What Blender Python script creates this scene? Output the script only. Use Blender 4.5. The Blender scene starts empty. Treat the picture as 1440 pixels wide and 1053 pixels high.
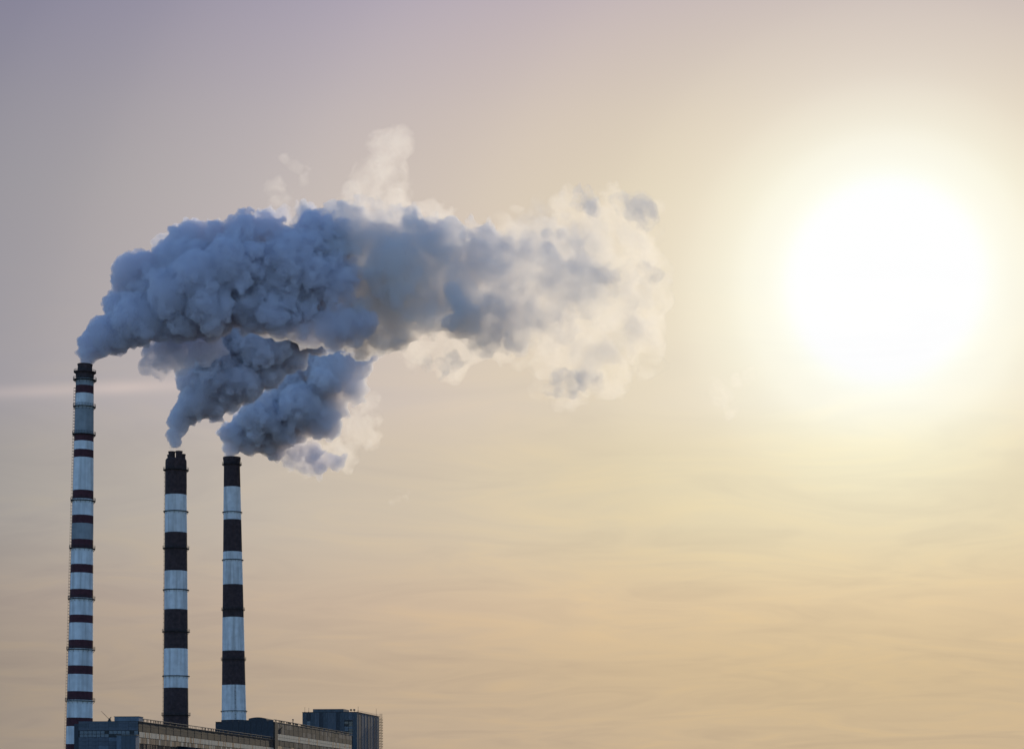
import bpy, math, random
import numpy as np
import openvdb
from mathutils import Vector

random.seed(7)
PI = math.pi
scene = bpy.context.scene
col = scene.collection

# ------------------------------------------------------------------ camera
F = 3000.0 / 1440.0          # focal length / sensor width
EYE = 5.0                    # metres above the ground
cam_data = bpy.data.cameras.new('camera')
cam_data.sensor_width = 36.0
cam_data.lens = 36.0 * F
cam_data.shift_y = (1130 - 526.5) / 1440.0     # level camera, rising front
cam_data.clip_start = 0.5
cam_data.clip_end = 60000
cam = bpy.data.objects.new('camera', cam_data)
cam.location = (0, 0, EYE)
cam.rotation_euler = (PI / 2, 0, 0)
col.objects.link(cam)
scene.camera = cam

# ------------------------------------------------------------------ world
SUN = Vector((525, 3000, 740)).normalized()
SUN_EL = math.asin(SUN.z)
SUN_AZ = math.atan2(SUN.x, SUN.y)
world = bpy.data.worlds.new('World')
scene.world = world
world.use_nodes = True


def build_world():
    nt = world.node_tree
    nt.nodes.clear()
    N, L = nt.nodes, nt.links

    def math_(op, a, b=None, c=None, clamp=False):
        n = N.new('ShaderNodeMath'); n.operation = op; n.use_clamp = clamp
        for i, v in enumerate((a, b, c)):
            if v is None: continue
            if isinstance(v, (int, float)): n.inputs[i].default_value = v
            else: L.new(v, n.inputs[i])
        return n.outputs[0]

    def ramp(fac, stops, interp='B_SPLINE'):
        n = N.new('ShaderNodeValToRGB'); cr = n.color_ramp; cr.interpolation = interp
        while len(cr.elements) > 1: cr.elements.remove(cr.elements[-1])
        for i, (p, c) in enumerate(stops):
            e = cr.elements[0] if i == 0 else cr.elements.new(p)
            e.position = p; e.color = (*c, 1)
        L.new(fac, n.inputs[0])
        return n.outputs[0]

    def mixc(blend, fac, a, b):
        n = N.new('ShaderNodeMix'); n.data_type = 'RGBA'; n.blend_type = blend; n.clamp_result = False
        for s, v in ((n.inputs[0], fac), (n.inputs[6], a), (n.inputs[7], b)):
            if isinstance(v, (int, float)): s.default_value = v
            elif isinstance(v, tuple): s.default_value = (*v, 1)
            else: L.new(v, s)
        return n.outputs[2]

    sky = N.new('ShaderNodeTexSky'); sky.sky_type = 'NISHITA'; sky.sun_disc = False
    sky.sun_elevation = SUN_EL; sky.sun_rotation = SUN_AZ
    sky.dust_density = 0.1; sky.air_density = 0.75; sky.ozone_density = 3.0
    clear = mixc('MULTIPLY', 1.0, sky.outputs[0], (SKY_STRENGTH,) * 3)

    tc = N.new('ShaderNodeTexCoord').outputs['Generated']
    dot = N.new('ShaderNodeVectorMath'); dot.operation = 'DOT_PRODUCT'
    L.new(tc, dot.inputs[0]); dot.inputs[1].default_value = SUN
    theta = math_('MULTIPLY', math_('ARCCOSINE', math_('MINIMUM', dot.outputs['Value'], 0.999999)), 180 / PI)
    sep = N.new('ShaderNodeSeparateXYZ'); L.new(tc, sep.inputs[0])
    elev = math_('MULTIPLY', math_('ARCSINE', sep.outputs['Z']), 180 / PI)

    # the glow reaches further along the horizon than up
    theta_v = math_('MULTIPLY', theta, math_('ADD', 1.0, math_('MULTIPLY', math_('SUBTRACT', math_('MINIMUM', elev, 24), 11), .017)))
    # thin high cloud: colour by height above the horizon, brightness by angle from the sun
    TH = [(0, (2.2, 2.2, 2.0)), (1.5, (1.45, 1.42, 1.3)), (2.7, (1.07, 1.05, .93)), (4, (.95, .9, .74)),
          (5.5, (.845, .757, .595)), (8, (.745, .645, .50)), (12, (.655, .56, .475)), (17, (.53, .47, .452)),
          (22, (.395, .365, .378)), (26, (.30, .288, .322)), (34, (.22, .22, .26)), (45, (.17, .18, .22)), (60, (.15, .16, .20))]
    a = ramp(math_('DIVIDE', theta_v, 60, clamp=True), [(t / 60, c) for t, c in TH], 'CARDINAL')
    EL = [(0, (.86, .73, .53)), (1.5, (.87, .77, .60)), (4, (.935, .83, .65)), (7, (1.055, .965, .835)), (10, (1.015, .995, .955)),
          (14, (1.015, 1.02, 1.26)), (18, (.945, .945, 1.15)), (21, (.80, .805, .99)), (26, (.66, .71, .97)), (40, (.58, .66, .98)),
          (90, (.5, .6, .95))]
    b = ramp(math_('DIVIDE', elev, 90, clamp=True), [(t / 90, c) for t, c in EL], 'CARDINAL')
    veil = mixc('MULTIPLY', 1.0, a, b)
    veil = mixc('MULTIPLY', 1.0, veil, (.732, .732, .732))

    # streaks of cirrus, laid out on a flat layer high above
    inv = math_('DIVIDE', 1.0, math_('ADD', math_('MAXIMUM', sep.outputs['Z'], 0.0), 0.16))
    lay = N.new('ShaderNodeVectorMath'); lay.operation = 'SCALE'
    L.new(tc, lay.inputs[0]); L.new(inv, lay.inputs['Scale'])
    mp = N.new('ShaderNodeMapping'); L.new(lay.outputs[0], mp.inputs[0])
    mp.inputs['Rotation'].default_value = (0, 0, math.radians(-7)); mp.inputs['Scale'].default_value = (.7, 1.0, 1)
    mp.inputs['Location'].default_value = (3.1, .4, 0)
    nz = N.new('ShaderNodeTexNoise'); nz.inputs['Scale'].default_value = 4.2; nz.inputs['Detail'].default_value = 3
    nz.inputs['Roughness'].default_value = .55; nz.inputs['Distortion'].default_value = 1.4
    L.new(mp.outputs[0], nz.inputs['Vector'])
    low = math_('MULTIPLY', math_('SUBTRACT', 15, elev), 1 / 9, clamp=True)      # cirrus lies low
    amt = math_('MULTIPLY', math_('MULTIPLY', math_('SUBTRACT', nz.outputs[0], .5), low), .45)
    tint = ramp(math_('ADD', amt, .5), [(.2, (.78, .79, .86)), (.5, (1, 1, 1)), (.8, (1.2, 1.13, .96))], 'LINEAR')
    veil = mixc('MULTIPLY', 1.0, veil, tint)
    # a long faint streak low on the left
    az = math_('MULTIPLY', math_('ARCTAN2', sep.outputs['X'], sep.outputs['Y']), 180 / PI)
    off = math_('DIVIDE', math_('SUBTRACT', math_('SUBTRACT', elev, 10.62), math_('MULTIPLY', math_('ADD', az, 13.5), .078)), .17)
    nz2 = N.new('ShaderNodeTexNoise'); nz2.inputs['Scale'].default_value = 16; L.new(tc, nz2.inputs['Vector'])
    g = math_('EXPONENT', math_('MULTIPLY', math_('MULTIPLY', off, off), -1))
    fade = math_('MULTIPLY', math_('SUBTRACT', -6.5, az), .25, clamp=True)
    g = math_('MULTIPLY', math_('MULTIPLY', g, fade), nz2.outputs[0])
    veil = mixc('MULTIPLY', g, veil, (1.45, 1.34, 1.25))

    t = math_('MULTIPLY', math_('SUBTRACT', 60, theta), 1 / 32, clamp=True)
    t = math_('MULTIPLY', math_('MULTIPLY', t, t), math_('SUBTRACT', 3, math_('MULTIPLY', t, 2)))
    out = mixc('MIX', t, clear, veil)
    bg = N.new('ShaderNodeBackground'); L.new(out, bg.inputs[0]); bg.inputs[1].default_value = 1.0
    wo = N.new('ShaderNodeOutputWorld'); L.new(bg.outputs[0], wo.inputs[0])


SKY_STRENGTH = 0.15
build_world()
world.cycles.sampling_method = 'MANUAL'
world.cycles.sample_map_resolution = 1024

sun_data = bpy.data.lights.new('sun', 'SUN')
sun_data.energy = 2.0
sun_data.angle = math.radians(0.5)
sun_data.color = (1.0, .84, .60)
sun = bpy.data.objects.new('sun', sun_data)
sun.rotation_euler = (-SUN).to_track_quat('-Z', 'Y').to_euler()
sun.location = (0, 0, 300)
col.objects.link(sun)

scene.view_settings.view_transform = 'Standard'
scene.view_settings.look = 'None'
scene.view_settings.exposure = 0.45       # exposed for the shaded side of the smoke
scene.view_settings.gamma = 1
scene.view_settings.use_curve_mapping = False
cy = scene.cycles
cy.max_bounces = 14
cy.volume_bounces = 9
cy.transparent_max_bounces = 160
cy.use_denoising = True
cy.volume_step_rate = 0.35
cy.volume_max_steps = 512
cy.sample_clamp_indirect = 6


# ------------------------------------------------------------------ helpers
def W(px, py, Y):
    """A point of the place from its bearing and its distance along the view."""
    return Vector(((px - 720) / 3000 * Y, Y, EYE + (1130 - py) / 3000 * Y))


def tag(o, label=None, cat=None, group=None, kind=None):
    if label: o['label'] = label
    if cat: o['category'] = cat
    if group: o['group'] = group
    if kind: o['kind'] = kind
    return o


def empty(name, loc=(0, 0, 0), rot=(0, 0, 0), label=None, cat=None, group=None):
    o = bpy.data.objects.new(name, None)
    o.location = loc; o.rotation_euler = rot
    col.objects.link(o)
    return tag(o, label, cat, group)


class MB:
    def __init__(s): s.v, s.f = [], []

    def add(s, v, f):
        k = len(s.v); s.v += [tuple(p) for p in v]; s.f += [tuple(i + k for i in q) for q in f]
        return s

    def box(s, x0, x1, y0, y1, z0, z1):
        return s.add([(x0, y0, z0), (x1, y0, z0), (x1, y1, z0), (x0, y1, z0), (x0, y0, z1), (x1, y0, z1), (x1, y1, z1), (x0, y1, z1)],
                     [(0, 3, 2, 1), (4, 5, 6, 7), (0, 1, 5, 4), (1, 2, 6, 5), (2, 3, 7, 6), (3, 0, 4, 7)])

    def bar(s, a, b, r, n=6):
        a, b = Vector(a), Vector(b); d = (b - a).normalized()
        u = d.orthogonal().normalized(); w = d.cross(u)
        v = [p + (u * math.cos(t) + w * math.sin(t)) * r for p in (a, b) for t in [2 * PI * i / n for i in range(n)]]
        f = [(i, (i + 1) % n, n + (i + 1) % n, n + i) for i in range(n)] + [tuple(range(n))[::-1], tuple(range(n, 2 * n))]
        return s.add(v, f)

    def lathe(s, prof, n=48, cx=0, cy=0, close=False):
        """prof: (radius, z) from below to above along the outside."""
        k = len(prof)
        v = [(cx + r * math.cos(2 * PI * i / n), cy + r * math.sin(2 * PI * i / n), z) for r, z in prof for i in range(n)]
        f = [(j * n + i, j * n + (i + 1) % n, (j + 1) * n + (i + 1) % n, (j + 1) * n + i) for j in range(k - 1) for i in range(n)]
        if close: f += [((k - 1) * n + i, (k - 1) * n + (i + 1) % n, (i + 1) % n, i) for i in range(n)]
        return s.add(v, f)

    def mesh(s, name):
        m = bpy.data.meshes.new(name); m.from_pydata(s.v, [], s.f); m.update()
        return m

    def build(s, name, mat, parent=None, smooth=False, loc=None):
        m = s.mesh(name); m.materials.append(mat)
        if smooth: m.shade_smooth()
        o = bpy.data.objects.new(name, m); col.objects.link(o)
        if parent: o.parent = parent
        if loc: o.location = loc
        return o


def material(name, base, rough=.85, var=.25, scale=.6, streak=0.0, stain=None, metal=0.0, bump=.0, spec=.3):
    m = bpy.data.materials.new(name); m.use_nodes = True
    nt = m.node_tree; N, L = nt.nodes, nt.links
    p = N['Principled BSDF']; p.inputs['Roughness'].default_value = rough; p.inputs['Metallic'].default_value = metal
    p.inputs['Specular IOR Level'].default_value = spec
    tc = N.new('ShaderNodeTexCoord')

    def noise(sc, detail, vs=None):
        n = N.new('ShaderNodeTexNoise'); n.inputs['Scale'].default_value = sc; n.inputs['Detail'].default_value = detail
        if vs:
            mp = N.new('ShaderNodeMapping'); mp.inputs['Scale'].default_value = vs
            L.new(tc.outputs['Object'], mp.inputs[0]); L.new(mp.outputs[0], n.inputs['Vector'])
        else: L.new(tc.outputs['Object'], n.inputs['Vector'])
        return n.outputs[0]

    def ramp(f, a, b, p0=.3, p1=.7):
        r = N.new('ShaderNodeValToRGB'); r.color_ramp.elements[0].position = p0; r.color_ramp.elements[1].position = p1
        r.color_ramp.elements[0].color = (*a, 1); r.color_ramp.elements[1].color = (*b, 1); L.new(f, r.inputs[0])
        return r.outputs[0]

    lo = tuple(c * (1 - var) for c in base); hi = tuple(min(.95, c * (1 + var)) for c in base)
    c = ramp(noise(scale, 5), lo, hi)
    if streak:                               # soot and rust run down the face
        f = ramp(noise(.5, 4, (1, 1, .06)), (0, 0, 0), (1, 1, 1), .42, .72)
        mx = N.new('ShaderNodeMix'); mx.data_type = 'RGBA'
        s = N.new('ShaderNodeMath'); s.operation = 'MULTIPLY'; s.inputs[1].default_value = streak
        L.new(f, s.inputs[0]); L.new(s.outputs[0], mx.inputs[0]); L.new(c, mx.inputs[6])
        mx.inputs[7].default_value = (*(stain or tuple(x * .35 for x in base)), 1); c = mx.outputs[2]
    L.new(c, p.inputs['Base Color'])
    if bump:
        bp = N.new('ShaderNodeBump'); bp.inputs['Strength'].default_value = bump; bp.inputs['Distance'].default_value = .1
        L.new(noise(scale * 4, 4), bp.inputs['Height']); L.new(bp.outputs[0], p.inputs['Normal'])
    return m


M = dict(
    white=material('white_paint_on_concrete', (.68, .70, .72), streak=.7, stain=(.30, .295, .29), var=.12, scale=.35),
    grey=material('grey_concrete', (.26, .28, .30), streak=.4, var=.15, scale=.35),
    red=material('dark_red_paint', (.07, .023, .03), streak=.4, stain=(.03, .014, .016), var=.25),  # red lightened a little in place of haze over the distance
    black=material('sooty_black_paint', (.05, .032, .034), var=.35, streak=.2),  # black lifted: distance haze is put into the paint colour
    steel=material('dark_steel', (.03, .032, .036), rough=.6, var=.2, scale=2),
    rust=material('rusty_steel', (.04, .028, .022), rough=.8, var=.3, scale=2),
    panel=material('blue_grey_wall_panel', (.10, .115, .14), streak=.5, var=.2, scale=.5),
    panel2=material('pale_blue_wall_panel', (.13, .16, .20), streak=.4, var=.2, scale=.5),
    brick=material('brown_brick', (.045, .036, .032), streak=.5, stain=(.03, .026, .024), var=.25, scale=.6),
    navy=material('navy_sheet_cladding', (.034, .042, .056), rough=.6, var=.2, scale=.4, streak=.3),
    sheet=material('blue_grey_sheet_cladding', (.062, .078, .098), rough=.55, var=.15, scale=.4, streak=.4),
    roof=material('bitumen_roof', (.05, .05, .052), rough=.9),
    coping=material('roof_coping', (.11, .10, .095), rough=.7),
    ground=material('trampled_earth', (.085, .08, .075), var=.4, scale=.02),
    tar=material('dark_blue_roofing_felt', (.018, .024, .036), rough=1.0, spec=0.0, var=.3),
    dark=material('dark_opening', (.02, .022, .026), rough=.5),
)


def glass(name, base, rough):
    m = material(name, base, rough=rough, var=.3, scale=.3, spec=.6)
    return m


M['glass'] = glass('dusty_window_glass', (.05, .055, .06), .22)
M['blue_glass'] = glass('blue_tinted_glass', (.05, .085, .13), .3)
M['cream'] = material('cream_reflected_sky_pane', (.45, .39, .31), rough=.45, var=.25, scale=.4, streak=.45, stain=(.16, .13, .1), spec=.6)  # window glass; the bright sky it mirrors is put into the base colour

# ------------------------------------------------------------------ the ground
g = MB().add([(-26000, -6000, 0), (26000, -6000, 0), (26000, 45000, 0), (-26000, 45000, 0)], [(0, 1, 2, 3)]).build('ground', M['ground'])
tag(g, kind='structure')


# ------------------------------------------------------------------ chimneys
def railing_ring(r, z, h=1.15, n=24):
    b = MB()
    for hh in (h * .5, h):
        b.lathe([(r - .05, z + hh - .05), (r + .05, z + hh - .05), (r + .05, z + hh + .05), (r - .05, z + hh + .05)], 32, close=True)
    for i in range(n):
        t = 2 * PI * i / n
        b.bar((r * math.cos(t), r * math.sin(t), z), (r * math.cos(t), r * math.sin(t), z + h), .05, 4)
    return b


class Chimney:
    def __init__(s, px, Y, py_ref, half_top, py_top, half_bot, py_bot, lean, label):
        """Measured half widths at two heights give the taper; lean is the tilt towards +X."""
        s.Y, s.k = Y, Y / 3000
        s.base = W(px, 1130 + EYE / s.k, Y); s.base.z = 0
        s.root = empty('chimney', s.base, (0, lean, 0), label, 'chimney', 'striped chimneys of the power station')
        s.zt, s.zb = s.z(py_top), s.z(py_bot); s.rt, s.rb = half_top * s.k, half_bot * s.k

    def z(s, py): return EYE + (1130 - py) * s.k
    def r(s, z): return s.rb + (s.rt - s.rb) * (z - s.zb) / (s.zt - s.zb)

    def band(s, y0, y1, mat, name):
        """One painted ring of the shaft between two heights."""
        z1, z0 = s.z(y0), max(0, s.z(y1)); n = max(1, int((z1 - z0) / 6))
        prof = [(s.r(z0 + (z1 - z0) * i / n), z0 + (z1 - z0) * i / n) for i in range(n + 1)]
        ri = prof[-1][0] - .5
        b = MB().lathe([(prof[0][0] - .5, z0)] + prof + [(ri, z1)], 64, close=True)
        o = b.build(name, M[mat], s.root)
        o.data.shade_smooth()
        try: o.data.set_sharp_from_angle(angle=math.radians(40))
        except Exception: pass
        # shutter joints of the slip-formed concrete: thin proud rings
        zz = math.ceil(z0 / 5) * 5
        while zz < z1 - .3:
            if zz > z0 + .3:
                r = s.r(zz); MB().lathe([(r - .1, zz - .06), (r + .035, zz - .06), (r + .035, zz + .06), (r - .1, zz + .06)], 48, close=True).build('joint_ring', M[mat], o)
            zz += 5
        return o

    def platform(s, y, proud=.9, mat='steel', rail=True, thick=.35):
        z = s.z(y); r = s.r(z)
        b = MB().lathe([(r + .01, z - thick), (r + proud, z - thick * .4), (r + proud, z), (r + .01, z)], 48, close=True)
        for i in range(16):
            t = 2 * PI * i / 16; c, q = math.cos(t), math.sin(t)
            b.bar(((r + .01) * c, (r + .01) * q, z - thick - .9), ((r + proud * .9) * c, (r + proud * .9) * q, z - thick * .5), .07, 4)
        o = b.build('platform', M[mat], s.root)
        if rail: railing_ring(r + proud - .08, z).build('railing', M[mat], o)
        return o

    def hoop(s, y, w=.18):
        z = s.z(y); r = s.r(z)
        return MB().lathe([(r, z - w), (r + .22, z - w), (r + .22, z + w), (r, z + w)], 48, close=True).build('hoop', M['steel'], s.root)

    def ladder(s, y0, y1, ang, step=1.3, cage=.85, w=.45):
        b = MB(); z1, z0 = s.z(y0), max(1, s.z(y1)); c, q = math.cos(ang), math.sin(ang)
        def P(z, out, side):
            R = s.r(z) + out; return (R * c - side * q, R * q + side * c, z)
        n = max(2, int((z1 - z0) / 20))
        for i in range(n):
            za, zb = z0 + (z1 - z0) * i / n, z0 + (z1 - z0) * (i + 1) / n
            for sd in (-w, w): b.bar(P(za, .12, sd), P(zb, .12, sd), .06, 4)
            b.bar(P(za, cage, 0), P(zb, cage, 0), .05, 4)
        z = z0 + .3
        while z < z1:
            b.bar(P(z, .12, -w), P(z, .12, w), .045, 4)
            pts = [P(z, .12, -w), P(z, cage * .75, -w), P(z, cage, 0), P(z, cage * .75, w), P(z, .12, w)]
            for u, v in zip(pts, pts[1:]): b.bar(u, v, .075, 4)
            z += step
        return b.build('caged_ladder', M['steel'], s.root)


# the tallest, with thin red rings
A = Chimney(110.2, 920, 512, 12.4, 540, 18.2, 1010, .0148, 'tallest slender chimney with many thin red and white bands, leftmost of three')
edges = [(533, 543, 'grey', 'grey_band'), (543, 554, 'red', 'red_band'), (554, 574, 'white', 'white_band'), (574, 611, 'grey', 'grey_band'), (611, 621, 'red', 'red_band'),
         (621, 633, 'white', 'white_band'), (633, 644, 'red', 'red_band'), (644, 690, 'white', 'white_band'), (690, 702, 'red', 'red_band'),
         (702, 725, 'white', 'white_band'), (725, 736.5, 'red', 'red_band'), (736.5, 759, 'grey', 'grey_band'), (759, 771, 'red', 'red_band'),
         (771, 794, 'white', 'white_band'), (794, 806, 'red', 'red_band'), (806, 829, 'white', 'white_band'), (829, 841, 'red', 'red_band'),
         (841, 865, 'white', 'white_band'), (865, 876, 'red', 'red_band'), (876, 900, 'white', 'white_band'), (900, 912, 'red', 'red_band'),
         (912, 936, 'white', 'white_band'), (936, 948, 'red', 'red_band'), (948, 972, 'white', 'white_band'), (972, 984, 'red', 'red_band'),
         (984, 1009, 'white', 'white_band'), (1009, 1021, 'red', 'red_band'), (1021, 1046, 'white', 'white_band'), (1046, 1146, 'red', 'red_band')]
for e in edges: A.band(*e)
z0, z1, k = A.z(533), A.z(523), A.k
MB().lathe([(10.9 * k, z0), (12.2 * k, z0), (12.6 * k, z0 + 1.6), (13 * k, A.z(526)), (15.6 * k, z1 - .35), (15.6 * k, z1), (10.9 * k, z1)], 48, close=True).build('crown_collar', M['black'], A.root)
railing_ring(15.3 * k, z1, .7).build('crown_railing', M['steel'], A.root)
fl = MB().lathe([(9.6 * k, z1 - .5), (10.1 * k, z1 - .5), (10.1 * k, A.z(512)), (9.6 * k, A.z(512)), (9.4 * k, z1 - .5)], 48, close=True).build('flue', M['black'], A.root)
fl.data.shade_smooth(); fl.data.set_sharp_from_angle(angle=.6)
MB().lathe([(10.1 * k, A.z(514)), (10.7 * k, A.z(513.6)), (10.7 * k, A.z(512.4)), (10.1 * k, A.z(512.2))], 48, close=True).build('flue_lip', M['black'], A.root)
for y in (534.5, 572, 611, 704, 771, 842, 913, 985): A.platform(y, .95 if y != 534.5 else 1.25)
A.ladder(545, 1140, PI)

# the middle one, four flues out of a wide drum
B = Chimney(247.5, 1070, 640, 14.8, 645, 17.4, 1010, 0, 'stout black and white chimney topped by a cluster of four black flues, between two others')
for e in [(650, 696, 'black', 'black_band'), (696, 749, 'white', 'white_band'), (749, 803, 'black', 'black_band'), (803, 857, 'white', 'white_band'),
          (857, 912, 'black', 'black_band'), (912, 967, 'white', 'white_band'), (967, 1149, 'black', 'black_band')]: B.band(*e)
k = B.k
MB().lathe([(.1, B.z(650)), (14.8 * k, B.z(650)), (14.6 * k, B.z(647)), (13.2 * k, B.z(645)), (.1, B.z(644.5))], 48, close=True).build('drum_cap', M['black'], B.root)
for dx, dy, r, top in ((-5.2, -4.5, 4.6, 635.6), (5.0, -4.6, 4.6, 635.0), (-8.4, 4.6, 4.4, 638.8), (8.2, 4.6, 4.3, 637.8)):
    f = MB().lathe([((r - .4) * k, B.z(646)), (r * k, B.z(646)), (r * k, B.z(top + 2)), ((r + .45) * k, B.z(top + 1.7)), ((r + .45) * k, B.z(top)), ((r - .4) * k, B.z(top))], 32, cx=dx * k, cy=dy * k, close=True).build('flue', M['black'], B.root)
for y in (661, 771, 888, 1005): B.platform(y, 1.1)
for y in (719, 829, 950): B.platform(y, .9, rail=False, thick=.45)
B.ladder(665, 1146, PI * 1.06, step=2.2, cage=.5)

# the right one
C = Chimney(330.2, 1230, 643, 11.9, 690, 17.2, 1005, -.0083, 'tapering black and white chimney with single round cap, rightmost of three')
for e in [(655, 685, 'black', 'black_band'), (685, 731, 'white', 'white_band'), (731, 776, 'black', 'black_band'), (776, 822, 'white', 'white_band'),
          (822, 868, 'black', 'black_band'), (868, 915, 'white', 'white_band'), (915, 963, 'black', 'black_band'), (963, 1012, 'white', 'white_band'), (1012, 1144, 'black', 'black_band')]: C.band(*e)
k = C.k
cp = MB().lathe([(10.8 * k, C.z(655)), (11.6 * k, C.z(655)), (11.9 * k, C.z(649)), (12.5 * k, C.z(645)), (12.5 * k, C.z(643)), (10.8 * k, C.z(643))], 48, close=True).build('crown', M['black'], C.root)
C.platform(653, 1.1)
for y in (857, 927): C.platform(y, .8)
for y in (720, 787, 999): C.platform(y, .75, rail=False, thick=.4)
C.ladder(963, 1140, -PI / 2 + .25, step=2.2, cage=.5, w=.35)

# ------------------------------------------------------------------ turbine hall
RZ = -math.atan2(.109, .994)
P0 = W(195, 1009, 880); P0.z = 0
hall = empty('turbine_hall', P0, (0, 0, RZ), 'long low brown hall with rows of cream windows running away from the camera', 'building')


def panel_parts(parent, mat, name, rects, mats=None):
    """rects: (x0,x1,y0,y1,z0,z1); boxes of the same size share one mesh."""
    cache = {}
    for (x0, x1, y0, y1, z0, z1) in rects:
        key = (round(x1 - x0, 3), round(y1 - y0, 3), round(z1 - z0, 3))
        mt = random.choice(mats) if mats else mat
        if (key, mt) not in cache:
            m = MB().box(0, key[0], 0, key[1], 0, key[2]).mesh(name); m.materials.append(M[mt]); cache[(key, mt)] = m
        o = bpy.data.objects.new(name, cache[(key, mt)]); col.objects.link(o); o.parent = parent; o.location = (x0, y0, z0)


HL, HW = 252.0, 25.5
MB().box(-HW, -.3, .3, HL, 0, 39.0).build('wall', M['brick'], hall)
MB().box(-HW - .2, -.6, .2, HL, 39.0, 39.25).build('roof', M['roof'], hall)
# end wall: courses of panels, a ribbon of blue windows, a raised parapet box at the corner
rects = []
z = 39.2
for h in (1.0, 1.4, 1.4):
    z -= h
    rects += [(-HW + i * 4.25, -HW + i * 4.25 + 4.19, .02 + .05 * (i % 2), .3, z + .05, z + h) for i in range(6)]
panel_parts(hall, 'panel', 'wall_panel', rects, ['panel', 'panel', 'sheet'])
rects = []
z = 32.6
for h in (1.7, 1.7, 1.7, 1.7, 1.7):
    z -= h
    rects += [(-HW + i * 4.25, -HW + i * 4.25 + 4.19, .02 + .05 * (i % 2), .3, z + .05, z + h) for i in range(6)]
panel_parts(hall, 'panel', 'wall_panel', rects, ['panel', 'panel2', 'panel'])
fr = MB()
for zz in (32.55, 33.9, 35.25): fr.box(-HW + .3, -.3, .04, .3, zz, zz + .14)
for i in range(15): fr.box(-HW + .3 + i * 1.78, -HW + .44 + i * 1.78, .045, .3, 32.55, 35.3)
fr.build('window_frame', M['steel'], hall)
for i in range(14):
    for zz in (32.7, 34.05):
        x = -HW + .44 + i * 1.78
        mt = 'blue_glass' if random.random() < .75 else 'dark'
        panel_parts(hall, mt, 'window_pane', [(x, x + 1.64, .12 + random.random() * .06, .28, zz, zz + 1.19)])
pb = MB().box(-10.2, .15, -.3, 6, 39.25, 41.0).build('parapet_box', M['panel2'], hall)
MB().box(-10.4, .3, -.45, 6.2, 41.0, 41.2).build('coping', M['coping'], pb)
ax = MB().box(-7.8, .2, -5, -.02, 0, 33.2).build('stair_annex', M['panel2'], hall)
MB().box(-8.1, .45, -5.3, -.03, 33.2, 33.5).build('coping', M['coping'], ax)
panel_parts(ax, 'sheet', 'cladding_sheet', [(-7.8 + i * 2, -7.8 + i * 2 + 1.92, -5.08, -5.0, 20, 33.1) for i in range(4)], ['panel2', 'sheet'])
MB().box(-HW - 1.9, -HW - .02, .0, 6, 0, 38.2).build('corner_shaft', M['navy'], hall)
# long face
bay = 6.0
nb = int(HL / bay)
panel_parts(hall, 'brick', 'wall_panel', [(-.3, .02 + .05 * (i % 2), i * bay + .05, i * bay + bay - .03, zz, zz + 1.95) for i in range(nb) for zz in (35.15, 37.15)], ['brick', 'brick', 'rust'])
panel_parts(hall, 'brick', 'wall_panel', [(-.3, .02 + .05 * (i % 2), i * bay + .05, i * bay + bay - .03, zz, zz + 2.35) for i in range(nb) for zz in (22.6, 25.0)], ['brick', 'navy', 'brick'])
for i in range(nb):
    y0 = i * bay
    f = MB().box(-.3, .12, y0 + .1, y0 + .4, 27.45, 35.1).box(-.3, .06, y0 + .4, y0 + bay, 34.85, 35.1).box(-.3, .06, y0 + .4, y0 + bay, 32.4, 32.62).box(-.3, .06, y0 + .4, y0 + bay, 29.9, 30.1).box(-.3, .06, y0 + .4, y0 + bay, 27.45, 27.65)
    for q in (1, 2): f.box(-.3, .05, y0 + q * 1.9 + .35, y0 + q * 1.9 + .45, 27.65, 34.85)
    f = f.build('window', M['rust'], hall)
    for q in range(3):
        a, b_ = y0 + .45 + q * 1.9, y0 + .45 + q * 1.9 + 1.8
        up = 'cream' if random.random() < .88 else 'glass'
        lowm = random.choice(['cream', 'glass', 'dark', 'dark', 'dark'])
        panel_parts(f, up, 'window_pane', [(-.25, .15 + random.random() * .04, a, b_, 32.62, 34.85)])
        panel_parts(f, lowm, 'window_pane', [(-.25, .13 + random.random() * .04, a, b_, 30.1, 32.4)])
        panel_parts(f, random.choice(['dark', 'glass', 'dark']), 'window_pane', [(-.25, -.05, a, b_, 27.65, 29.9)])
MB().box(-.55, .22, 6.2, HL, 40.28, 40.5).build('roof_rail', M['coping'], hall)
y = 6.3
while y < HL - 1:
    w = random.choice((.15, .2, .25, 1.2, 2.2))
    panel_parts(hall, 'rust', 'rail_post', [(-.03, .05, y, y + min(w, HL - y), 39.23, 40.28)]); y += w + random.choice((1.3, 2.0, 2.8))
MB().box(-.29, .3, .3, HL, 39.1, 39.22).build('ledge', M['coping'], hall)

# low curved gallery against the long face
gal = MB()
n = 14
sec = [(.1, 0), (9, 0)] + [(.1 + 8.9 * (1 - i / n), 27.6 + 3.0 * math.sin(PI / 2 * i / n)) for i in range(n + 1)]
va = [(x, 62, z_) for x, z_ in sec]; vb = [(x, 196, z_) for x, z_ in sec]; k = len(sec)
gal.add(va + vb, [tuple(range(k))[::-1], tuple(range(k, 2 * k))] + [(i, (i + 1) % k, k + (i + 1) % k, k + i) for i in range(k)])
gl = gal.build('gallery', M['tar'], hall)

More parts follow.
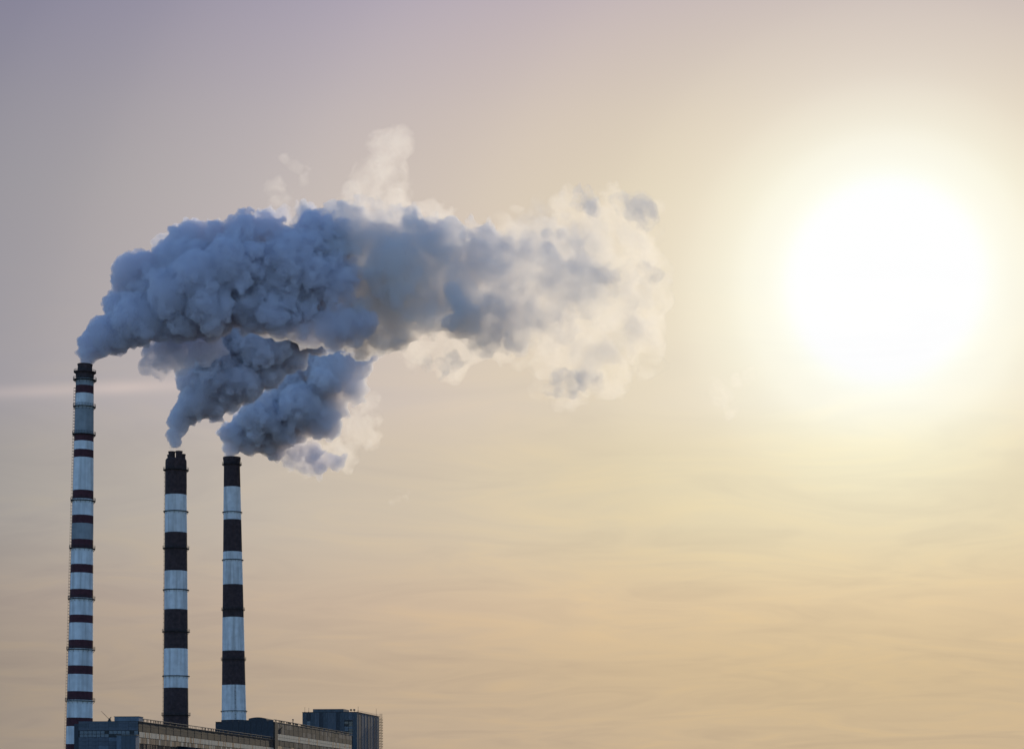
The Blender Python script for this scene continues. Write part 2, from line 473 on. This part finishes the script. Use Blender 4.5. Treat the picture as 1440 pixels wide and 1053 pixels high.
# jib crane at the roof edge
P1 = hall.matrix_world
jib = empty('roof_crane', (0, 0, 0), (0, 0, 0), 'small jib crane with long slanting boom on the roof edge beside the parapet box', 'crane')
q = W(153.5, 1013, 884)
jib.location = (q.x, q.y, 39.25)
kk = 884 / 3000
MB().box(-.5, .9, -.6, .6, 0, .5).box(-.25, .65, -.4, .4, .5, 1.25).build('base', M['steel'], jib)
MB().bar((0, 0, .9), (-11.5 * kk, 0, 4.35), .075, 5).bar((0, 0, 1.2), (-11.3 * kk, 0, 4.3), .03, 4).build('boom', M['steel'], jib)
MB().bar((.2, 0, 1.2), (.9, 0, 1.9), .16, 6).build('counterweight', M['steel'], jib)

# ------------------------------------------------------------------ boiler house
BL0, BL1, BW = 253.0, 478.0, 31.5
bh = empty('boiler_house', (0, 0, 0), (0, 0, RZ), 'taller dark hall behind the long one with pale window strip and navy end wall', 'building')
bh.location = P0
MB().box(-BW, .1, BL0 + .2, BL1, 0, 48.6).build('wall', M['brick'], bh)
MB().box(-BW - .2, -.4, BL0, BL1, 48.6, 48.8).build('roof', M['roof'], bh)
panel_parts(bh, 'navy', 'cladding_sheet', [(-BW + i * 3.15, -BW + i * 3.15 + 3.07, BL0 - .05 - .05 * (i % 2), BL0 + .19, 20, 47.9 if i == 0 else 49.6) for i in range(10)], ['navy'])
ru = MB()
n = 12
sec = [(-13.6, 49.0)] + [(-13.6 + 9.6 * i / n, 50.0 + 1.1 * math.sin(PI * (.12 + .76 * i / n))) for i in range(n + 1)] + [(-4.0, 49.0)]
k = len(sec)
ru.add([(x, BL0 + .3, z_) for x, z_ in sec] + [(x, BL0 + 16, z_) for x, z_ in sec], [tuple(range(k)), tuple(range(k, 2 * k))[::-1]] + [(i, k + i, k + (i + 1) % k, (i + 1) % k) for i in range(k)])
ru.build('roof_monitor', M['navy'], bh)
MB().box(-.2, .75, BL0 + .05, BL0 + 7, 0, 48.4).build('pilaster', M['brick'], bh)
nb = int((BL1 - BL0 - 7) / 6)
panel_parts(bh, 'brick', 'wall_panel', [(.1, .34 + .05 * (i % 2), BL0 + 7 + i * 6 + .04, BL0 + 7 + i * 6 + 5.96, zz, zz + h) for i in range(nb) for zz, h in ((42.7, 2.8), (45.55, 2.9), (36.2, 2.8))], ['brick', 'brick', 'navy'])
for i in range(nb):
    y0 = BL0 + 7 + i * 6
    f = MB().box(.1, .4, y0, y0 + .25, 39.05, 42.65).box(.1, .36, y0 + .25, y0 + 6, 42.5, 42.65).box(.1, .36, y0 + .25, y0 + 6, 40.7, 40.82).box(.1, .36, y0 + .25, y0 + 6, 39.05, 39.2)
    f = f.build('window', M['rust'], bh)
    for q_ in range(2):
        panel_parts(f, 'cream' if random.random() < .9 else 'glass', 'window_pane', [(.1, .43 + random.random() * .04, y0 + .3 + q_ * 2.87, y0 + .3 + q_ * 2.87 + 2.8, zz, zz + hh) for zz, hh in ((39.2, 1.5), (40.82, 1.68))])
    panel_parts(bh, random.choice(['dark', 'glass', 'navy']), 'lower_pane', [(.1, .3, y0 + .1, y0 + 5.9, 33.2, 36.1)])
MB().box(-.6, .45, BL0 + 2, BL1, 49.75, 49.98).build('roof_rail', M['coping'], bh)
y = BL0 + 2
while y < BL1 - 1:
    w = random.choice((.3, .3, 2.0, 5.0, 9.0)); panel_parts(bh, 'rust', 'rail_post', [(.22, .3, y, y + min(w, BL1 - y), 48.75, 49.75)]); y += w + random.choice((.9, 1.3, 3.5))
MB().box(-.1, .5, BL0 + 7, BL1, 48.5, 48.7).build('ledge', M['coping'], bh)
vp = empty('roof_vent', (0, 0, 0), (0, 0, RZ), 'small mushroom vent standing alone on the boiler house roof edge', 'vent')
q = W(413.5, 1017, 1170)
vp.location = (q.x - .6, q.y, 48.8)
MB().bar((0, 0, 0), (0, 0, 2.3), .22, 8).build('pipe', M['steel'], vp)
MB().lathe([(.05, 2.2), (.6, 2.25), (.5, 2.6), (.05, 2.9)], 12).build('cap', M['steel'], vp)

# ------------------------------------------------------------------ tower block
T0 = W(502, 1001, 1400); T0.z = 0
tb = empty('tower_block', T0, (0, 0, -math.atan2(10, 73)), 'tall blue grey clad block standing beyond the halls, highest of the buildings', 'building')
kt = 1400 / 3000
TW, TL, TH_ = 78.5 * kt, 74.0, 129 * kt + EYE
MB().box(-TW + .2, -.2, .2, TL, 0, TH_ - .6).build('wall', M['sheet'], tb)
rects = []
nx = 13; w = TW / nx
openings = {1: (TH_ - 12, TH_ - 5.5), 10: (TH_ - 22, TH_ - 5), 11: (TH_ - 22, TH_ - 5)}
for i in range(nx):
    x0 = -TW + i * w
    d = -.06 - .1 * (i % 2)
    if i in openings:
        a, b_ = openings[i]
        rects += [(x0 + .03, x0 + w - .05, d, .19, b_, TH_), (x0 + .03, x0 + w - .05, d, .19, 20, a)]
    else: rects.append((x0 + .03, x0 + w - .05, d, .19, 20, TH_))
panel_parts(tb, 'sheet', 'cladding_sheet', rects, ['sheet', 'sheet', 'navy', 'panel'])
for i, (a, b_) in openings.items():
    x0 = -TW + i * w
    f = MB().box(x0 + .05, x0 + w - .05, .02, .18, a, b_).build('window', M['dark'], tb)
    nrow = int((b_ - a) / 1.6)
    for j in range(nrow):
        panel_parts(f, 'glass', 'window_pane', [(x0 + .2, x0 + w - .2, -.03, .02, a + .1 + j * 1.6, a + 1.5 + j * 1.6)], ['glass', 'dark', 'blue_glass'])
ny = 15; w = TL / ny
panel_parts(tb, 'sheet', 'cladding_sheet', [(-.19, .06 + .1 * (i % 2), i * w + .03, i * w + w - .05, 20, TH_ - .2) for i in range(ny)], ['sheet', 'navy', 'panel', 'sheet', 'brick'])
MB().box(-TW - .1, .35, -.3, TL, TH_, TH_ + .35).build('coping', M['navy'], tb)
MB().box(-TW + 7.0, -TW + 27.5, .4, 18, TH_ + .35, TH_ + 2.3).build('penthouse', M['sheet'], tb)
ps = MB()
for i in range(int(TL / 3)): ps.bar((.1, 1 + i * 3, TH_ + .3), (.1, 1 + i * 3, TH_ + 1.3), .06, 4)
ps.bar((.1, 0, TH_ + 1.3), (.1, TL, TH_ + 1.3), .07, 4).build('roof_railing', M['steel'], tb)
# outside stair at the far corner
st = MB()
for j in range(34):
    z_ = 2 + j * 1.85
    if z_ > TH_ + 1: break
    st.box(.2, 2.7, TL - 1.4, TL + .2, z_, z_ + .22)
    st.bar((.3, TL - .2, z_ + .2), (2.5, TL - .2, z_ + 1.85), .1, 4)
    st.bar((2.65, TL - 1.4, z_ + .9), (2.65, TL + .2, z_ + .9), .07, 4)
for xx in (.5, 1.7): st.box(xx, xx + .3, TL - .3, TL, 0, TH_ + 2.2)
st.build('outside_stair', M['steel'], tb)
for px, h, lab in ((428.5, 3.4, 'thin rod aerial at the left corner of the tall block roof'), (434, 2.9, 'shorter rod aerial just right of the corner aerial on the block roof'),
                   (503.5, 3.6, 'rod aerial at the right front corner of the tall block roof'), (529, 5.2, 'longest rod aerial, at the far right end of the tall block roof')):
    dpt = 1465 if px > 520 else 1400 + (505 - px) * .06
    q = W(px, 1001, dpt)
    an = empty('aerial', (q.x, q.y + 1, TH_ + .3), (0, 0, 0), lab, 'aerial', 'rod aerials on the tall block')
    MB().bar((0, 0, 0), (0, 0, h), .09, 6).build('rod', M['steel'], an)
    MB().box(-.25, .25, -.25, .25, 0, .35).build('foot', M['steel'], an)
for px, lab in ((493.5, 'left one of two round-headed vents on the tall block roof'), (498, 'right one of two round-headed vents on the tall block roof')):
    q = W(px, 1001, 1404)
    an = empty('roof_vent', (q.x, q.y + 1, TH_ + .3), (0, 0, 0), lab, 'vent', 'round-headed roof vents')
    MB().bar((0, 0, 0), (0, 0, 1.2), .16, 6).build('pipe', M['steel'], an)
    MB().lathe([(.05, .9), (.7, 1.1), (.85, 1.5), (.6, 1.95), (.05, 2.1)], 12).build('cap', M['steel'], an)


# ------------------------------------------------------------------ smoke
def fbm(shape, cell, octaves, rng, gain=.5):
    out = np.zeros(shape, np.float32); amp = 1.0; tot = 0
    for _ in range(octaves):
        n = [int(s / cell) + 3 for s in shape]
        a = rng.standard_normal(n).astype(np.float32)
        for ax in range(3):
            t = np.arange(shape[ax], dtype=np.float32) / cell
            i = t.astype(np.int32); f = t - i; f = f * f * (3 - 2 * f)
            sh = [1, 1, 1]; sh[ax] = -1; f = f.reshape(sh)
            a = np.take(a, i, ax) * (1 - f) + np.take(a, i + 1, ax) * f
        out += a * amp; tot += amp * amp; amp *= gain; cell /= 2.0
        if cell < 1.3: break
    return out / math.sqrt(tot)


def smoke_mesh(name, Y, blobs, vox, seed, kids=34, grand=9, bump=.8, rough=2.0, rough_cell=14, floor=None, kid_r=(.2, .5), depth=.55, pad=14, soft_from=None):
    """A closed skin around puffs of smoke. blobs: (px, py, radius) in thousandths of the viewing distance / 3, at distance Y."""
    rng = np.random.default_rng(seed)
    sp = []
    for b in blobs:
        x, y, r = b[:3]; d = b[3] if len(b) > 3 else rng.uniform(-depth, depth) * r
        sp.append((x, y, d, r, 0))
    for (x, y, d, r, _) in list(sp):
        far = 0 if soft_from is None else min(1, max(0, (x - soft_from) / 120))
        for _k in range(int(kids * min(1.6, max(.4, r / 30)) * (1 - .55 * far))):
            u = rng.standard_normal(3); u /= np.linalg.norm(u); rr = r * (kid_r[0] + (kid_r[1] - kid_r[0]) * rng.uniform() ** 1.6 * (1 + .3 * far))
            c = np.array((x, y, d)) + u * (r * rng.uniform(.6, .85))
            sp.append((*c, rr, 1))
            for _g in range(int(grand * (1 - .9 * far))):
                u2 = rng.standard_normal(3); u2 /= np.linalg.norm(u2)
                if np.dot(u2, u) < -.2: u2 = -u2
                c2 = c + u2 * rr * rng.uniform(.75, 1.0)
                sp.append((*c2, rr * rng.uniform(.25, .5), 2))
    a = np.array([s[:4] for s in sp])
    lo = (a[:, :3] - a[:, 3:]).min(0) - pad; hi = (a[:, :3] + a[:, 3:]).max(0) + pad
    n = np.ceil((hi - lo) / vox).astype(int) + 1
    sdf = np.full(n, 60.0, np.float32)
    for x, y, d, r, lv in sp:
        c = (np.array((x, y, d)) - lo) / vox; R = (r + (14 if lv == 0 else 4)) / vox
        i0 = np.maximum(0, np.floor(c - R).astype(int)); i1 = np.minimum(n, np.ceil(c + R).astype(int) + 1)
        g = [np.arange(i0[k], i1[k], dtype=np.float32) - c[k] for k in range(3)]
        dist = np.sqrt(g[0][:, None, None] ** 2 + g[1][None, :, None] ** 2 + g[2][None, None, :] ** 2) * vox - r
        sl = sdf[i0[0]:i1[0], i0[1]:i1[1], i0[2]:i1[2]]
        np.minimum(sl, dist, out=sl)
    if rough:
        nz = fbm(tuple(n), rough_cell / vox, 4, rng)
        if callable(rough):
            sdf += nz * rough(lo[0] + np.arange(n[0]) * vox).astype(np.float32)[:, None, None]
        else: sdf += nz * rough
        del nz
    if floor is not None:                      # nothing hangs below the chimney mouth
        yy = (lo[1] + np.arange(n[1]) * vox)[None, :, None]
        xx = (lo[0] + np.arange(n[0]) * vox)[:, None, None]
        x0, x1, yf = floor
        cut = np.where((xx > x0) & (xx < x1), yy - yf, -99).astype(np.float32)
        np.maximum(sdf, cut, out=sdf)
    sdf[[0, -1]] = 5; sdf[:, [0, -1]] = 5; sdf[:, :, [0, -1]] = 5
    np.clip(sdf, -2.5 * vox, 2.5 * vox, out=sdf)
    gr = openvdb.FloatGrid(2.5 * vox); gr.copyFromArray(sdf)
    pts, quads = gr.convertToQuads(isovalue=0.0)
    k = Y / 3000
    P = lo + pts * vox
    co = np.empty((len(P), 3), np.float32)
    co[:, 0] = (P[:, 0] - 720) * k; co[:, 1] = P[:, 2] * k; co[:, 2] = EYE + (1130 - P[:, 1]) * k
    ori = np.array((co[:, 0].mean(), 0, co[:, 2].mean()))
    co -= ori
    m = bpy.data.meshes.new(name)
    m.vertices.add(len(co)); m.vertices.foreach_set('co', co.ravel())
    q = quads[:, ::-1] if False else quads
    m.loops.add(q.size); m.loops.foreach_set('vertex_index', q.astype(np.int32).ravel())
    m.polygons.add(len(q)); m.polygons.foreach_set('loop_start', np.arange(0, q.size, 4, dtype=np.int32))
    m.update(calc_edges=True)
    # drop crumbs that the roughness tore loose is not needed: they read as shreds of steam
    o = bpy.data.objects.new(name, m); col.objects.link(o)
    o.location = (ori[0], Y, ori[2])
    print(name, 'grid', n, 'quads', len(q))
    return o


def smoke_material(name, dens, color=(.943, .943, .996), aniso=.28, noise=None, skin=.02, fade=None):
    """noise: (scale, low, high) of the density pattern; fade: (x0, x1, end) density falls downwind to end * dens."""
    m = bpy.data.materials.new(name); m.use_nodes = True
    nt = m.node_tree; nt.nodes.clear(); N, L = nt.nodes, nt.links
    out = N.new('ShaderNodeOutputMaterial')
    v = N.new('ShaderNodeVolumePrincipled')
    v.inputs['Color'].default_value = (*color, 1); v.inputs['Anisotropy'].default_value = aniso
    v.inputs['Density'].default_value = dens
    ge = N.new('ShaderNodeNewGeometry').outputs['Position'] if noise or fade else None
    d = None
    if noise:
        sc, lo, hi = noise
        nz = N.new('ShaderNodeTexNoise'); nz.inputs['Scale'].default_value = sc
        nz.inputs['Detail'].default_value = 6; nz.inputs['Roughness'].default_value = .58; nz.inputs['Distortion'].default_value = .5; L.new(ge, nz.inputs['Vector'])
        mr = N.new('ShaderNodeMapRange'); mr.interpolation_type = 'SMOOTHSTEP'
        mr.inputs['From Min'].default_value = lo; mr.inputs['From Max'].default_value = hi
        mr.inputs['To Min'].default_value = 0.0; mr.inputs['To Max'].default_value = dens
        L.new(nz.outputs[0], mr.inputs['Value']); d = mr.outputs[0]
    if fade:                                   # the plume thins out downwind, unevenly
        x0, x1, d1 = fade
        nz = N.new('ShaderNodeTexNoise'); nz.inputs['Scale'].default_value = .06; nz.inputs['Detail'].default_value = 2
        L.new(ge, nz.inputs['Vector'])
        sx = N.new('ShaderNodeSeparateXYZ'); L.new(ge, sx.inputs[0])
        ma = N.new('ShaderNodeMath'); ma.operation = 'MULTIPLY_ADD'; ma.inputs[1].default_value = 50; L.new(nz.outputs[0], ma.inputs[0]); L.new(sx.outputs['X'], ma.inputs[2])
        mr = N.new('ShaderNodeMapRange'); mr.inputs['From Min'].default_value = x0 + 25; mr.inputs['From Max'].default_value = x1 + 25
        mr.inputs['To Min'].default_value = 0.0; mr.inputs['To Max'].default_value = 1.0
        L.new(ma.outputs[0], mr.inputs['Value'])
        pw = N.new('ShaderNodeMath'); pw.operation = 'POWER'; pw.inputs[0].default_value = d1; L.new(mr.outputs[0], pw.inputs[1])
        mu = N.new('ShaderNodeMath'); mu.operation = 'MULTIPLY'; L.new(pw.outputs[0], mu.inputs[0])
        if d is None: mu.inputs[1].default_value = dens
        else: L.new(d, mu.inputs[1])
        d = mu.outputs[0]
    if d is not None: L.new(d, v.inputs['Density'])
    L.new(v.outputs[0], out.inputs['Volume'])
    # droplets at the skin scatter a trace of light themselves
    tr = N.new('ShaderNodeBsdfTransparent'); df = N.new('ShaderNodeBsdfTranslucent'); df.inputs[0].default_value = (.8, .8, .8, 1)
    mx = N.new('ShaderNodeMixShader'); mx.inputs[0].default_value = skin
    L.new(tr.outputs[0], mx.inputs[1]); L.new(df.outputs[0], mx.inputs[2]); L.new(mx.outputs[0], out.inputs['Surface'])
    return m


SM_DENSE = smoke_material('dense_steam', .6, color=(.972, .968, .9995))
SM_A = smoke_material('dense_steam_of_tall_chimney', .5, fade=(-82, -25, .15))
SM_C = smoke_material('dense_steam_of_right_chimney', .6, color=(.972, .968, .9995), fade=(-125, -60, .2))
SM_UNDER = smoke_material('dense_steam_below', .4, noise=(.08, .2, .55))
SM_LOBE = smoke_material('soft_steam', .3, noise=(.06, .28, .62))
SM_MID = smoke_material('thinning_steam', .33, color=(.963, .955, .965), aniso=.3, noise=(.055, .34, .6), fade=(-30, 46, .14))
SM_MAUVE = smoke_material('mauve_veil_shade', .05, color=(.955, .935, .935), aniso=.25, noise=(.048, .42, .74), skin=.005)  # mauve tint stands in for the self-shadow of the thin veil
SM_THIN = smoke_material('thin_steam', .04, color=(.97, .965, .96), aniso=.45, noise=(.07, .38, .64), skin=.01)
SM_SHRED = smoke_material('shreds_of_steam', .13, color=(.95, .93, .935), aniso=.2, noise=(.13, .36, .66))
SM_TOWER = smoke_material('rising_steam', .034, color=(.97, .965, .96), aniso=.45, noise=(.11, .36, .64), skin=.005)
SM_FAINT = smoke_material('faint_steam', .026, color=(.97, .965, .96), aniso=.45, noise=(.1, .3, .66), skin=.005)

blobs_a = [(121, 507, 9, 0), (124, 496, 15, 0), (133, 484, 22, 0), (150, 472, 26), (166, 466, 28), (172, 436, 26), (188, 455, 32), (210, 448, 34), (205, 412, 44), (183, 384, 24), (205, 378, 22), (196, 366, 14),
           (235, 400, 44), (250, 440, 38), (235, 372, 26), (275, 440, 34), (262, 372, 36), (290, 408, 38), (300, 450, 26), (300, 370, 34),
           (270, 335, 24), (255, 345, 26), (300, 335, 24), (330, 395, 44), (345, 345, 34), (350, 425, 38), (375, 380, 46), (380, 335, 28), (395, 425, 40), (415, 375, 46), (430, 415, 38),
           (450, 360, 44), (445, 325, 26), (470, 395, 36), (345, 320, 14), (245, 425, 30, -40), (285, 400, 40, -35), (330, 380, 40, -30), (300, 440, 30, -30), (380, 390, 40, 30), (250, 390, 40, 35), (320, 400, 40, 40)]
blobs_b = [(295, 468, 34), (345, 430, 40), (400, 415, 42), (440, 435, 30), (460, 460, 18), (300, 505, 34), (340, 470, 38), (350, 455, 40, 30), (400, 450, 38), (430, 462, 28), (445, 480, 18), (300, 480, 30, 20), (270, 540, 20), (246, 621, 7.5, 0), (245, 611, 11, 0), (252, 592, 17, 0), (262, 580, 20), (278, 566, 26), (290, 545, 30), (300, 570, 20), (312, 525, 34), (318, 555, 24), (340, 505, 36), (345, 540, 28), (368, 490, 34), (375, 520, 26),
           (395, 470, 34), (405, 500, 22), (420, 455, 30), (435, 470, 18), (330, 480, 34), (360, 455, 34), (400, 440, 34), (290, 510, 22)]
blobs_c = [(490, 460, 30), (520, 440, 30), (460, 440, 28), (550, 440, 24), (430, 470, 24), (324, 640, 8, 0), (326, 628, 13, 0), (332, 612, 20, 0), (345, 600, 24), (350, 622, 18), (368, 590, 30), (376, 616, 24), (398, 575, 34), (395, 605, 24), (410, 545, 32), (425, 575, 34), (420, 610, 14), (450, 555, 32), (452, 590, 28),
           (440, 505, 30), (468, 525, 34), (480, 490, 30), (498, 510, 28), (495, 545, 22), (515, 485, 26), (470, 570, 20), (535, 475, 20), (552, 470, 14), (525, 455, 14), (455, 480, 22), (510, 465, 18)]
pa = smoke_mesh('smoke_plume', 920, blobs_a, 1.4, 11, rough=lambda x: 1.5 + 6 * np.clip((x - 280) / 200, 0, 1), rough_cell=9, soft_from=290, grand=13, floor=(60, 170, 512))
pa.data.materials.append(SM_A)
tag(pa, 'thick blue grey billowing plume from the tallest chimney on the left', 'smoke plume', 'smoke plumes from the three chimneys')
lo_ = smoke_mesh('hazy_lobe', 938, [(225, 510, 20), (205, 514, 14), (252, 500, 24), (215, 495, 18), (285, 485, 26), (240, 488, 26), (270, 470, 26)], 1.6, 14, rough=4, rough_cell=16, kids=26, grand=4)
lo_.data.materials.append(SM_LOBE); lo_.parent = pa; lo_.location = lo_.location - pa.location
lo_ = smoke_mesh('hazy_lobe', 945, [(232, 345, 16), (255, 335, 20), (285, 330, 18), (312, 338, 22), (345, 322, 18), (270, 345, 26), (375, 308, 18), (400, 305, 16), (430, 308, 20), (465, 302, 18), (350, 335, 26), (440, 330, 26)], 1.6, 15, rough=5, rough_cell=18, kids=26, grand=4)
lo_.data.materials.append(SM_LOBE); lo_.parent = pa; lo_.location = lo_.location - pa.location
lo_ = smoke_mesh('lower_lobe', 922, [(372, 448, 22), (395, 455, 24), (425, 458, 26), (455, 460, 24), (485, 458, 24), (512, 455, 20), (440, 475, 14), (470, 478, 16), (500, 474, 14)], 1.4, 17, rough=2.2, rough_cell=10, kids=36, grand=10)
lo_.data.materials.append(SM_UNDER); lo_.parent = pa; lo_.location = lo_.location - pa.location
pbm = smoke_mesh('smoke_plume', 1070, blobs_b, 1.5, 12, rough=1.9, rough_cell=8, grand=12, soft_from=360)
pbm.data.materials.append(SM_DENSE)
tag(pbm, 'slanting grey plume rising from the four flues of the middle chimney', 'smoke plume', 'smoke plumes from the three chimneys')
pc = smoke_mesh('smoke_plume', 1230, blobs_c, 1.5, 13, rough=1.9, rough_cell=8, grand=12, soft_from=430, floor=(290, 345, 643))
pc.data.materials.append(SM_C)
lo_ = smoke_mesh('hazy_lobe', 1238, [(392, 636, 14), (408, 648, 15), (428, 655, 14), (450, 655, 15), (470, 650, 12), (440, 640, 18), (415, 630, 16)], 1.5, 16, rough=4, rough_cell=14, kids=26, grand=6)
lo_.data.materials.append(SM_LOBE); lo_.parent = pc; lo_.location = lo_.location - pc.location
tag(pc, 'low blue grey plume blowing off the right chimney with bright lower rim', 'smoke plume', 'smoke plumes from the three chimneys')

# the merged cloud further downwind
cloud = empty('drifting_smoke_cloud', W(700, 420, 960), (0, 0, 0), 'wide thinning cream cloud where the plumes merge and drift towards the sun', 'smoke cloud')
core = [(800, 390, 42), (800, 335, 28), (780, 440, 34), (830, 420, 26), (500, 440, 44), (550, 450, 34), (575, 455, 26), (545, 400, 40), (470, 430, 34), (510, 430, 40), (530, 455, 28), (430, 445, 24), (520, 350, 50), (560, 390, 52), (600, 350, 46), (640, 390, 50), (690, 380, 46), (660, 430, 46), (720, 440, 40), (590, 430, 40), (430, 330, 36), (450, 380, 40), (455, 420, 34), (470, 350, 40), (490, 330, 44), (520, 310, 26), (540, 350, 50), (520, 400, 46), (570, 330, 34), (580, 380, 48), (560, 430, 36), (620, 360, 44), (630, 410, 44), (600, 450, 26), (670, 345, 34), (680, 385, 42), (690, 430, 36), (720, 370, 40),
        (730, 420, 38), (745, 455, 26), (760, 380, 34), (690, 325, 16), (770, 330, 16), (680, 465, 28), (550, 470, 26), (730, 470, 20)]
thin = [(500, 290, 24), (560, 300, 24), (620, 320, 26), (600, 470, 44), (660, 470, 46), (640, 510, 24), (720, 470, 46), (760, 350, 46), (780, 420, 56), (770, 490, 44), (830, 360, 52), (840, 430, 56), (830, 500, 46), (890, 390, 48),
        (890, 460, 44), (900, 320, 34), (920, 420, 22), (910, 500, 26), (850, 300, 34), (800, 290, 20), (800, 540, 30), (760, 540, 18), (720, 340, 30), (860, 530, 26), (925, 330, 12), (540, 440, 40)]
o = smoke_mesh('dense_core', 932, core, 1.8, 21, kids=22, grand=3, rough=10.0, rough_cell=26)
o.data.materials.append(SM_MID); o.parent = cloud; o.location = Vector(o.location) - cloud.location
shreds = [[(868, 279, 6), (878, 281, 8), (890, 288, 11), (903, 296, 15), (910, 304, 12)], [(800, 265, 7), (812, 272, 10), (824, 284, 10), (835, 292, 8)],
          [(770, 548, 8), (790, 540, 13), (812, 536, 14), (835, 533, 9), (800, 548, 10)], [(840, 382, 8), (850, 390, 9), (860, 386, 6)], [(905, 384, 8), (920, 388, 8)],
          [(600, 510, 8), (620, 514, 9), (640, 508, 9)]]
for i, bl in enumerate(shreds):
    o = smoke_mesh('dark_shred', 932, [(x, y, r * 1.35) for x, y, r in bl], 1.3, 40 + i, kids=26, grand=6, rough=5, rough_cell=13)
    o.data.materials.append(SM_SHRED); o.parent = cloud; o.location = Vector(o.location) - cloud.location
o = smoke_mesh('veil_shade_lumps', 934, [(760, 330, 40), (800, 380, 44), (790, 440, 46), (840, 340, 40), (850, 420, 44), (820, 500, 40), (880, 470, 38), (890, 400, 36), (880, 330, 28), (720, 470, 38), (660, 480, 34), (840, 530, 20)], 1.8, 61, kids=22, grand=5, rough=9, rough_cell=26)  # added lumps, tinted to give the veil its mottled shading
o.data.materials.append(SM_MAUVE); o.parent = cloud; o.location = Vector(o.location) - cloud.location
o = smoke_mesh('thin_veil', 945, thin, 2.0, 22, kids=26, grand=6, rough=11.0, rough_cell=34)
o.data.materials.append(SM_THIN); o.parent = cloud; o.location = Vector(o.location) - cloud.location

# steam lit through under the right plume
w1 = smoke_mesh('steam_wisp', 1245, [(430, 650, 16), (455, 645, 20), (480, 632, 26), (500, 605, 26), (515, 580, 22), (520, 620, 14), (410, 640, 12), (530, 560, 12), (470, 660, 10)], 1.6, 31, kids=30, grand=8, rough=5, rough_cell=22)
w1.data.materials.append(SM_THIN)
tag(w1, 'sunlit cream steam curling beneath the plume of the right chimney', 'steam wisp', 'loose wisps of steam')
w2 = smoke_mesh('steam_wisp', 980, [(545, 215, 26), (560, 200, 18), (530, 205, 20), (548, 245, 24), (520, 240, 24), (555, 270, 22), (505, 265, 24), (535, 280, 24), (550, 190, 14)], 1.8, 32, kids=26, grand=6, rough=7, rough_cell=26)
w2.data.materials.append(SM_TOWER)
tag(w2, 'pale cream tower of steam rising above the middle of the cloud', 'steam wisp', 'loose wisps of steam')
w3 = smoke_mesh('steam_wisp', 985, [(415, 235, 14), (400, 226, 10), (428, 248, 9), (395, 262, 12), (385, 285, 14), (400, 290, 16), (375, 262, 8), (378, 300, 14)], 1.6, 33, kids=22, grand=5, rough=7, rough_cell=18)
w3.data.materials.append(SM_FAINT)
tag(w3, 'faint broken steam above the blue plume, left of the tall wisp', 'steam wisp', 'loose wisps of steam')
w4 = smoke_mesh('steam_wisp', 990, [(1010, 550, 14), (1022, 560, 14), (1038, 535, 12), (1050, 530, 9), (1000, 545, 8), (1028, 575, 8)], 1.6, 34, kids=22, grand=5, rough=6, rough_cell=16)
w4.data.materials.append(SM_FAINT)
tag(w4, 'small detached puff of steam below and left of the sun', 'steam wisp', 'loose wisps of steam')
w5 = smoke_mesh('steam_wisp', 1070, [(242, 628, 3.4, -4), (250, 627, 3.6, 0), (243, 634, 2.8, -4), (251, 634, 2.8, -4), (257, 632, 2.2, 4), (247, 622, 5, 0), (246, 616, 6, 0)], .7, 35, kids=40, grand=4, rough=1.2, rough_cell=5, pad=8)
w5.data.materials.append(SM_SHRED)
tag(w5, 'short pinkish streaks of steam leaving the four flues of the middle chimney', 'steam wisp', 'loose wisps of steam')
w6 = smoke_mesh('steam_wisp', 1150, [(335, 568, 12), (345, 560, 16), (365, 545, 18), (385, 525, 18), (402, 505, 14), (375, 560, 10), (415, 490, 12)], 1.6, 36, kids=26, grand=6, rough=5, rough_cell=16)
w6.data.materials.append(SM_THIN)
tag(w6, 'pale lit steam in the gap between the middle and right plumes', 'steam wisp', 'loose wisps of steam')
w7 = smoke_mesh('steam_wisp', 1000, [(551, 707, 5), (560, 703, 6), (570, 699, 5)], 1.2, 37, kids=22, grand=5, rough=4, rough_cell=9)
w7.data.materials.append(SM_FAINT)
tag(w7, 'tiny scrap of steam low in the empty sky right of the last chimney', 'steam wisp', 'loose wisps of steam')
